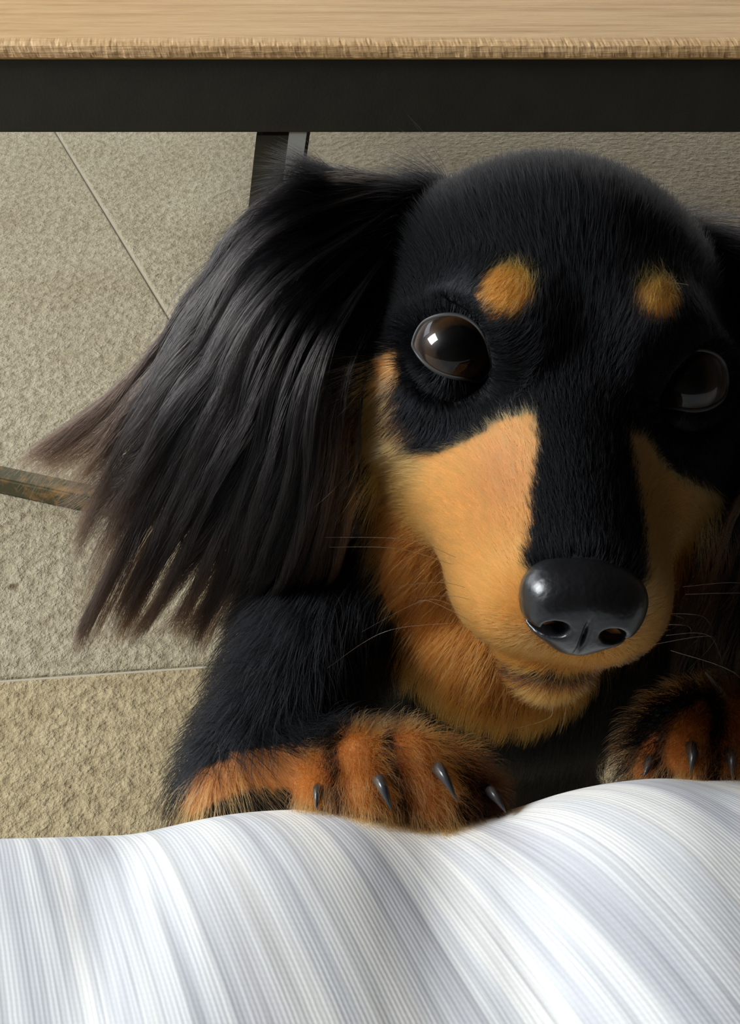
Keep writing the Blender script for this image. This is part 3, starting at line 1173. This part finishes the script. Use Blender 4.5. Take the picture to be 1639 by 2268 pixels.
def sample(weight, n):
    w = TAREA * weight
    i = rng.choice(len(w), n, p=w / w.sum())
    a, b = rng.random(n), rng.random(n)
    f = a + b > 1
    a[f], b[f] = 1 - a[f], 1 - b[f]
    P = A_[i] + (B_[i] - A_[i]) * a[:, None] + (C_[i] - A_[i]) * b[:, None]
    N = norm(BN[TRI[i, 0]] * (1 - a - b)[:, None] + BN[TRI[i, 1]] * a[:, None] + BN[TRI[i, 2]] * b[:, None])
    return P, N


def clump(P, cell, amount):
    """pull strands of one lock together towards the tip"""
    n, k, _ = P.shape
    key = np.floor((P[:, 0] + rng.normal(0, cell * 0.15, (n, 3))) / cell).astype(np.int64)
    h = (key[:, 0] * 73856093) ^ (key[:, 1] * 19349663) ^ (key[:, 2] * 83492791)
    _, inv = np.unique(h, return_inverse=True)
    inv = inv.ravel()
    c = np.bincount(inv)
    for i in range(1, k):
        m = np.stack([np.bincount(inv, P[:, i, a]) / c for a in range(3)], -1)[inv]
        w = amount * (i / (k - 1)) ** 1.2
        P[:, i] += (m - P[:, i]) * w
    return P


def grow(P, N, flow, ln, lift, k=6, jit=0.18, sag=0.25, grav=0.15):
    n = len(P)
    flow = norm(flow) + rng.normal(0, jit, (n, 3))
    ft = norm(flow - N * (flow * N).sum(-1, keepdims=True))
    d = ft * np.cos(lift)[:, None] + N * np.sin(lift)[:, None]
    out = np.empty((n, k, 3))
    out[:, 0] = P
    step = (ln / (k - 1))[:, None]
    for i in range(1, k):
        out[:, i] = out[:, i - 1] + norm(d) * step
        d = d - N * sag / (k - 1) + np.array([0, 0, -1.0]) * grav / (k - 1) + rng.normal(0, 0.05, (n, 3))
    return out


def taper(n, k, r0, r1=0.15):
    t = np.linspace(0, 1, k)
    return r0[:, None] * (1 - (1 - r1) * t ** 1.5)[None]


tu, tv, td = proj(TCEN)
tface = ((CAM - TCEN) * TNOR).sum(-1) / np.linalg.norm(CAM - TCEN, axis=1)
_, _, tg = blend(TCEN)
gi = {g: i for i, g in enumerate(GRPS)}
near_nose = np.linalg.norm(TCEN - H(0, -6.25, -2.65), axis=1) < 0.0105
seen = np.clip((tface + 0.45) / 0.5, 0.0, 1)
seen *= np.where((tu > -250) & (tu < 1900) & (tv < 2000), 1.0, 0.15)
not_eye = np.ones(len(TCEN))
for c in (EYE_L_C, EYE_R_C):
    not_eye *= (np.linalg.norm(TCEN - c, axis=1) > EYE_R * 1.13)

# short coat of the head
ear_root = (tg == gi['ear']) & (np.minimum(np.linalg.norm(TCEN - G[:, :2].mean((0, 1)), axis=1), np.linalg.norm(TCEN - G_R[:, :2].mean((0, 1)), axis=1)) < 0.030)
hd = np.isin(tg, [gi['head'], gi['muzzle'], gi['jaw']]) | ear_root
P, N = sample(np.where(hd, np.where(tg == gi['muzzle'], 1.8, 1.0) * (seen + 0.04) * not_eye * ~near_nose, 0), 190000)
fl, ln, g = blend(P)
c = coat(P, N, g)
istan = c[:, 0] > 0.2
loc = head_local(P)
ln = ln * rng.uniform(0.7, 1.25, len(P))
ln = np.where(g == gi['ear'], ln * 0.55, ln)
spot = istan & (g == 0) & (loc[:, 2] > 0.5)
fl[spot] = fl[spot] * 0.3 + HR @ np.array([0.0, -0.2, 1.0])
lift = np.where(g == gi['muzzle'], 0.22, 0.36) + rng.normal(0, 0.10, len(P))
for c_ in (EYE_L_C, EYE_R_C):                                   # hair parts around the eyes
    dv = P - c_
    dd = np.linalg.norm(dv, axis=1)
    w = np.clip((0.026 - dd) / 0.010, 0, 1)[:, None]
    fl = norm(fl) * (1 - w) + norm(dv) * 1.6 * w
    ln = ln * (1 - 0.55 * w[:, 0])
    lift = lift * (1 - 0.5 * w[:, 0])
S = grow(P, N, fl, ln, lift, 5, 0.16, 0.35, 0.05)
S = clump(S, 0.0030, 0.22)
cc = np.repeat((c * rng.uniform(0.82, 1.12, (len(P), 1)))[:, None], 5, 1)
add_hair('short_coat', S, taper(len(P), 5, rng.uniform(0.000035, 0.000055, len(P))), cc, M_HAIR)

# longer coat of throat, neck, chest, trunk and legs
bd = np.isin(tg, [gi[x] for x in ('throat', 'neck', 'chest', 'trunk', 'hind', 'upper_arm', 'forearm', 'paw')])
wt = np.where(bd, np.where(TCEN[:, 2] > 0.40, 1.0, 0.12) * (seen + 0.12), 0) * np.where(tg == gi['paw'], 2.5, 1.0)
P, N = sample(wt, 85000)
fl, ln, g = blend(P)
c = coat(P, N, g)
ln = ln * rng.uniform(0.6, 1.3, len(P))
lift = np.where(g == gi['paw'], 0.75, 0.35) + rng.normal(0, 0.15, len(P)) * np.where(g == gi['paw'], 2.0, 1.0)
S = grow(P, N, fl, ln, lift, 6, np.where(g == gi['paw'], 0.5, 0.22)[:, None], 0.35, 0.35)
S = clump(S, 0.0065, 0.6)
cc = np.repeat((c * rng.uniform(0.65, 1.2, (len(P), 1)))[:, None], 6, 1)
add_hair('body_coat', S, taper(len(P), 6, rng.uniform(0.00004, 0.00007, len(P))), cc, M_HAIR)


# long silky hair of the ears
def ear_hair(GG, n, flip):
    k = 10
    nc = 260
    cs, ct = rng.random(nc), rng.random(nc)
    s0 = rng.random(n)
    t0 = rng.random(n) ** 1.1 * 0.70
    span = rng.uniform(0.22, 0.45, n)
    long_ = t0 > 0.42
    span[long_] = rng.uniform(0.30, 0.62, long_.sum())
    t1 = np.minimum(t0 + span, 1.0 + rng.normal(0, 0.03, n))
    # locks
    lock = (np.floor(s0 * 27 + rng.normal(0, 0.22, n)) + 40 * np.floor(t0 * 6)).astype(int)
    u_, inv = np.unique(lock, return_inverse=True)
    inv = inv.ravel()
    cen = np.bincount(inv, s0) / np.bincount(inv)
    off = rng.normal(0, 0.030, len(u_))
    tl = rng.normal(0, 0.03, len(u_))
    tend = rng.uniform(0.86, 1.08, len(u_)) + 0.06 * np.sin(cen * 23)
    tend[cen < 0.07] = 1.07
    t1 = np.minimum(t1, tend[inv] - rng.exponential(0.045, n))
    t1 = np.maximum(t1, t0 + 0.08)
    hgt = rng.uniform(0.3, 2.0, len(u_))
    S = np.empty((n, k, 3))
    side = rng.choice([1.0, -1.0], n, p=[0.78, 0.22])           # outer and inner face of the flap
    ph = rng.random(len(u_)) * 6.28
    eps = 0.01
    sw = rng.normal(0, 0.012, n)
    for i in range(k):
        f_ = i / (k - 1)
        t = t0 + (t1 - t0 + tl[inv] * f_) * f_
        w = 0.86 * f_ ** 1.0
        s = s0 + (cen[inv] - s0) * w + off[inv] * f_ ** 1.5 + 0.016 * np.sin(ph[inv] + 7 * t) * f_ + sw * f_ ** 2
        s = np.clip(s, -0.03, 1.05)
        t = np.minimum(t, 1.12)
        Q = ear_pt(GG, s, np.maximum(t, 0))
        a = ear_pt(GG, np.minimum(s + eps, 1), np.clip(t, 0, 1)) - ear_pt(GG, np.maximum(s - eps, 0), np.clip(t, 0, 1))
        b = ear_pt(GG, s, np.clip(t + eps, 0, 1)) - ear_pt(GG, s, np.clip(t - eps, 0, 1))
        nn = norm(np.cross(a, b)) * flip
        h = 0.0042 * np.clip(1 - t, 0.2, 1) + (0.0010 + 0.0050 * math.sin(math.pi * min(f_ * 0.9, 1)) * hgt[inv]) * np.clip((1.15 - t) * 1.2, 0.15, 1)
        S[:, i] = Q + nn * (h * side)[:, None] + rng.normal(0, 0.00025, (n, 3)) * f_
        beyond = np.maximum(s - 1, 0)[:, None] + np.minimum(s, 0)[:, None]
        S[:, i] += beyond * norm(a) * 0.06
    base = np.array([0.0075, 0.0062, 0.0058])
    brown = np.array([0.050, 0.024, 0.011])
    c = np.empty((n, k, 3))
    tipb = rng.uniform(0, 1, len(u_))[inv] * 0.55
    front = np.clip((s0 - 0.80) / 0.2, 0, 1) * np.exp(-((t0 - 0.36) / 0.16) ** 2)
    for i in range(k):
        f_ = i / (k - 1)
        t = t0 + (t1 - t0) * f_
        w = np.clip(tipb * np.clip((t - 0.55) / 0.4, 0, 1) + front * 0.85, 0, 1)[:, None]
        c[:, i] = (base * (1 - w) + brown * w)
    fr = front[:, None, None]
    c = c * (1 - fr * 0.6) + np.array([0.085, 0.032, 0.009]) * fr * 0.6
    c *= rng.uniform(0.7, 1.3, (n, 1, 1))
    return S, c


S, c = ear_hair(G, 40000, 1.0)
add_hair('ear_feathering', S, taper(len(S), 10, rng.uniform(0.00004, 0.00007, len(S)), 0.2), c, M_EARHAIR)
S, c = ear_hair(G_R, 9000, -1.0)
add_hair('ear_feathering', S, taper(len(S), 10, rng.uniform(0.00006, 0.0001, len(S)), 0.25), c, M_EARHAIR)


# ------------------------------------------------------------------ dog: eyes, lids, nose, claws, whiskers
OPEN_PX = np.array([(913, 758), (925, 728), (950, 708), (985, 699), (1022, 703), (1052, 722), (1072, 752), (1084, 790), (1094, 828), (1098, 850),
                    (1070, 842), (1035, 838), (1000, 832), (968, 820), (943, 802), (924, 780)], float)


def eye_set(C, mirror):
    to_cam = norm(CAM - EYE_L_C)
    # almond of the near eye from the photo, on the eyeball; the other eye is its mirror image
    dirs = []
    for u, v in OPEN_PX:
        r = norm(at(u, v, 1.0) - CAM)
        oc = CAM - EYE_L_C
        b = r @ oc
        rr_ = EYE_R * 1.02
        disc = b * b - (oc @ oc - rr_ * rr_)
        if disc > 0:
            p = CAM + r * (-b - math.sqrt(disc))
        else:
            p = CAM - r * b
        dirs.append(norm(p - EYE_L_C))
    dirs = np.array(dirs)
    dirs = catmull(np.concatenate([dirs, dirs[:1]]), np.linspace(0, 1, 65)[:-1])
    dirs = norm(dirs)
    ax = norm(dirs.mean(0))
    if mirror:
        f_ = lambda a: (HR @ (((a @ HR) * np.array([-1, 1, 1])).T)).T
        dirs, ax = f_(dirs), norm(f_(ax[None]))[0]
    gaze = norm(norm(CAM - C) + np.array([-0.0, 0, 0.0]))
    if mirror is False:
        # look a touch to the dog's left of the lens, as the pupil sits right of centre
        gaze = norm(gaze + 0.13 * CX + 0.06 * CUP)
    # eyeball, unit sphere in object space with +Z along the gaze and a slight corneal bulge
    bm = bmesh.new()
    bmesh.ops.create_uvsphere(bm, u_segments=64, v_segments=48, radius=1.0)
    for v in bm.verts:
        th = math.acos(max(-1, min(1, v.co.z)))
        v.co *= 1.0 + 0.05 * math.exp(-(th / 0.55) ** 2)
    mee = bpy.data.meshes.new('eye')
    bm.to_mesh(mee)
    bm.free()
    mee.polygons.foreach_set('use_smooth', [True] * len(mee.polygons))
    e = new_obj('eye', mee, dog, M_EYE)
    q = Vector(gaze).to_track_quat('Z', 'Y')
    e.matrix_world = Matrix.LocRotScale(Vector(C), q, Vector((EYE_R,) * 3))
    # eyelids: rings from the wet rim out onto the face
    rings = []
    spec = [(1.0, 0.97, (0.02, 0.015, 0.013)), (1.0, 1.03, (0.10, 0.095, 0.09)), (1.03, 1.05, (0.06, 0.056, 0.053)), (1.12, 1.07, (0.020, 0.019, 0.020)),
            (1.28, 1.04, (0.012, 0.012, 0.013)), (1.52, None, (0.012, 0.012, 0.013)), (1.8, None, (0.012, 0.012, 0.013)), (1.95, -1, (0.012, 0.012, 0.013))]
    cols = []
    for sc_, rad_, cl in spec:
        d = norm(ax + (dirs - ax * (dirs @ ax)[:, None]) / np.maximum((dirs @ ax)[:, None], 0.3) * sc_)
        if rad_ is None or rad_ == -1:
            p = C + d * EYE_R * 1.05
            for _ in range(12):
                p = p - (sdf(p) - (0.0004 if rad_ is None else -0.0012))[:, None] * sdf_grad(p) * 0.8
        else:
            p = C + d * EYE_R * rad_
        rings.append(p)
        cols += [cl] * len(p)
    # rings in between blend so the lid meets the face
    V = np.concatenate(rings)
    m = len(dirs)
    F = []
    for a in range(len(rings) - 1):
        for i in range(m):
            j = (i + 1) % m
            F.append((a * m + i, a * m + j, (a + 1) * m + j, (a + 1) * m + i))
    if mirror:
        F = [f[::-1] for f in F]
    ml = mesh_np('eyelid', V, F)
    ca = ml.color_attributes.new('coat', 'FLOAT_COLOR', 'POINT')
    ca.data.foreach_set('color', np.concatenate([np.array(cols), np.ones((len(cols), 1))], 1).astype(np.float32).ravel())
    lid = new_obj('eyelid', ml, dog, M_LID)
    # short hair on the lids
    nh = 5000
    ri = rng.integers(3, len(rings) - 2, nh)
    ii = rng.integers(0, m, nh)
    f1, f2 = rng.random(nh)[:, None], rng.random(nh)[:, None]
    RG = np.array(rings)
    jj = (ii + 1) % m
    p = (RG[ri, ii] * (1 - f1) + RG[ri, jj] * f1) * (1 - f2) + (RG[ri + 1, ii] * (1 - f1) + RG[ri + 1, jj] * f1) * f2
    outw = norm(p - C - ax * ((p - C) @ ax)[:, None])
    nr = norm(norm(p - C) + ax)
    fl = outw + 0.35 * (HR @ np.array([0, 1.0, 0]))
    S = grow(p, nr, fl, rng.uniform(0.0025, 0.005, nh), rng.normal(0.35, 0.1, nh), 4, 0.25, 0.4, 0.0)
    c = coat(p, nr, np.zeros(nh, int), 5.0)
    c = np.repeat((c * rng.uniform(0.7, 1.3, (nh, 1)))[:, None], 4, 1)
    add_hair('lid_hair', S, taper(nh, 4, rng.uniform(0.00004, 0.00007, nh)), c, M_HAIR, lid)
    return e


eye_set(EYE_L_C, False)
eye_set(EYE_R_C, True)


# nose leather: its own fine surface
def nose_mesh():
    ax = [np.arange(-1.9, 1.9, 0.045), np.arange(-7.2, -4.6, 0.045), np.arange(-4.2, -1.0, 0.045)]
    NO = np.array([-0.01, -0.44, -0.29])
    P = np.stack(np.meshgrid(*ax, indexing='ij'), -1)

    def el(c, r):
        q = P - np.array(c)
        r = np.array(r)
        k0 = np.sqrt(((q / r) ** 2).sum(-1))
        k1 = np.sqrt(((q / r ** 2) ** 2).sum(-1))
        return k0 * (k0 - 1) / np.maximum(k1, 1e-6)

    d = el((0, -5.75, -2.05), (1.28, 0.85, 0.72))
    for s in (-1, 1):
        d = smin(d, el((0.72 * s, -5.75, -2.35), (0.58, 0.78, 0.70)), 0.35)
    d = smin(d, el((0, -5.9, -2.75), (0.80, 0.62, 0.62)), 0.4)
    d = smin(d, el((0, -5.75, -3.0), (0.60, 0.45, 0.50)), 0.3)
    for s in (-1, 1):
        # nostril: a comma running out to the side
        q = P - np.array((0.60 * s, -6.5, -2.50))
        d = -smin(-d, el((0.60 * s, -6.45, -2.52), (0.27, 0.55, 0.22)), 0.12)
        d = -smin(-d, el((0.95 * s, -6.25, -2.72), (0.34, 0.42, 0.085)), 0.10)
    d = -smin(-d, el((0, -6.75, -2.9), (0.045, 0.4, 0.8)), 0.12)
    V, F = surface_nets(d, ax)
    W = HO + ((V * np.array([0.97, 1, 1.0]) + NO) * 0.01) @ HR.T
    return mesh_np('nose', W, F)


new_obj('nose', nose_mesh(), dog, M_NOSE)['label'] = 'glossy black nose leather'


def claw(base, tip, r, bend):
    """curved tapering claw"""
    base, tip = np.array(base), np.array(tip)
    n, m = 9, 12
    ax = norm(tip - base)
    side = norm(np.cross(ax, bend))
    up = np.cross(side, ax)
    V, F = [], []
    L = np.linalg.norm(tip - base)
    for i in range(n):
        t = i / (n - 1)
        c = base + (tip - base) * t + up * L * 0.22 * math.sin(math.pi * t)
        rr_ = r * (1 - t ** 1.6) + 0.00015
        for j in range(m):
            a = 2 * math.pi * j / m
            V.append(c + side * rr_ * 0.75 * math.cos(a) + up * rr_ * 1.15 * math.sin(a))
    for i in range(n - 1):
        for j in range(m):
            F.append((i * m + j, i * m + (j + 1) % m, (i + 1) * m + (j + 1) % m, (i + 1) * m + j))
    F.append(tuple(range(m))[::-1])
    F.append(tuple((n - 1) * m + j for j in range(m)))
    return new_obj('claw', mesh_np('claw', press(V, 0.0004), F), dog, M_CLAW)


TC = -CFW
claw(at(838, 1724, 0.2700), at(868, 1796, 0.2650), 0.0020, TC + CUP * 0.4)
claw(at(968, 1699, 0.2715), at(1012, 1774, 0.2650), 0.0020, TC + CUP * 0.4)
claw(at(1085, 1754, 0.2745), at(1120, 1799, 0.2685), 0.0018, TC + CUP * 0.4)
claw(at(705, 1749, 0.2765), at(700, 1796, 0.2705), 0.0018, TC + CUP * 0.4)
claw(at(1530, 1652, 0.2720), at(1528, 1719, 0.2665), 0.0020, TC + CUP * 0.4)
claw(at(1612, 1664, 0.2720), at(1622, 1726, 0.2665), 0.0020, TC + CUP * 0.4)
claw(at(1690, 1689, 0.2765), at(1700, 1729, 0.2705), 0.0018, TC + CUP * 0.4)
claw(at(1436, 1684, 0.2765), at(1425, 1722, 0.2705), 0.0018, TC + CUP * 0.4)

claw(at(1600, 1562, 0.2860), at(1562, 1488, 0.2800), 0.0018, TC + CUP * 0.2).data.materials[0] = M_GLINT  # added claw shape, its pale grey stands for a small glint

# whiskers
W = []
wh = [((1060, 1335), (1000, 1320), (905, 1325)), ((1040, 1305), (975, 1290), (860, 1300)), ((1020, 1350), (940, 1330), (800, 1400)), ((1010, 1235), (900, 1195), (720, 1190)),
      ((1000, 1250), (880, 1215), (730, 1212)), ((1050, 1380), (930, 1330), (900, 1420)), ((1000, 1380), (850, 1400), (725, 1480)), ((1105, 1195), (1110, 1210), (1098, 1245)),
      ((1255, 1545), (1250, 1590), (1240, 1625)), ((930, 1290), (915, 1300), (905, 1345))]
for a, b, c in wh:
    d0 = 0.243 if a[0] > 990 else 0.262
    p = np.array([at(*a, d0), at(*b, d0 - 0.004), at(*c, d0 + 0.012)])
    W.append(catmull(p, np.linspace(0, 1, 10)))
W = np.array(W)
Wm = HO + ((head_local(W.reshape(-1, 3)) * np.array([-1, 1, 1])) * 0.01) @ HR.T
W = np.concatenate([W, Wm.reshape(W.shape)])
add_hair('whiskers', W, taper(len(W), 10, np.full(len(W), 0.00006), 0.3), np.tile(np.array([0.12, 0.08, 0.05]), (len(W), 10, 1)), M_HAIR)
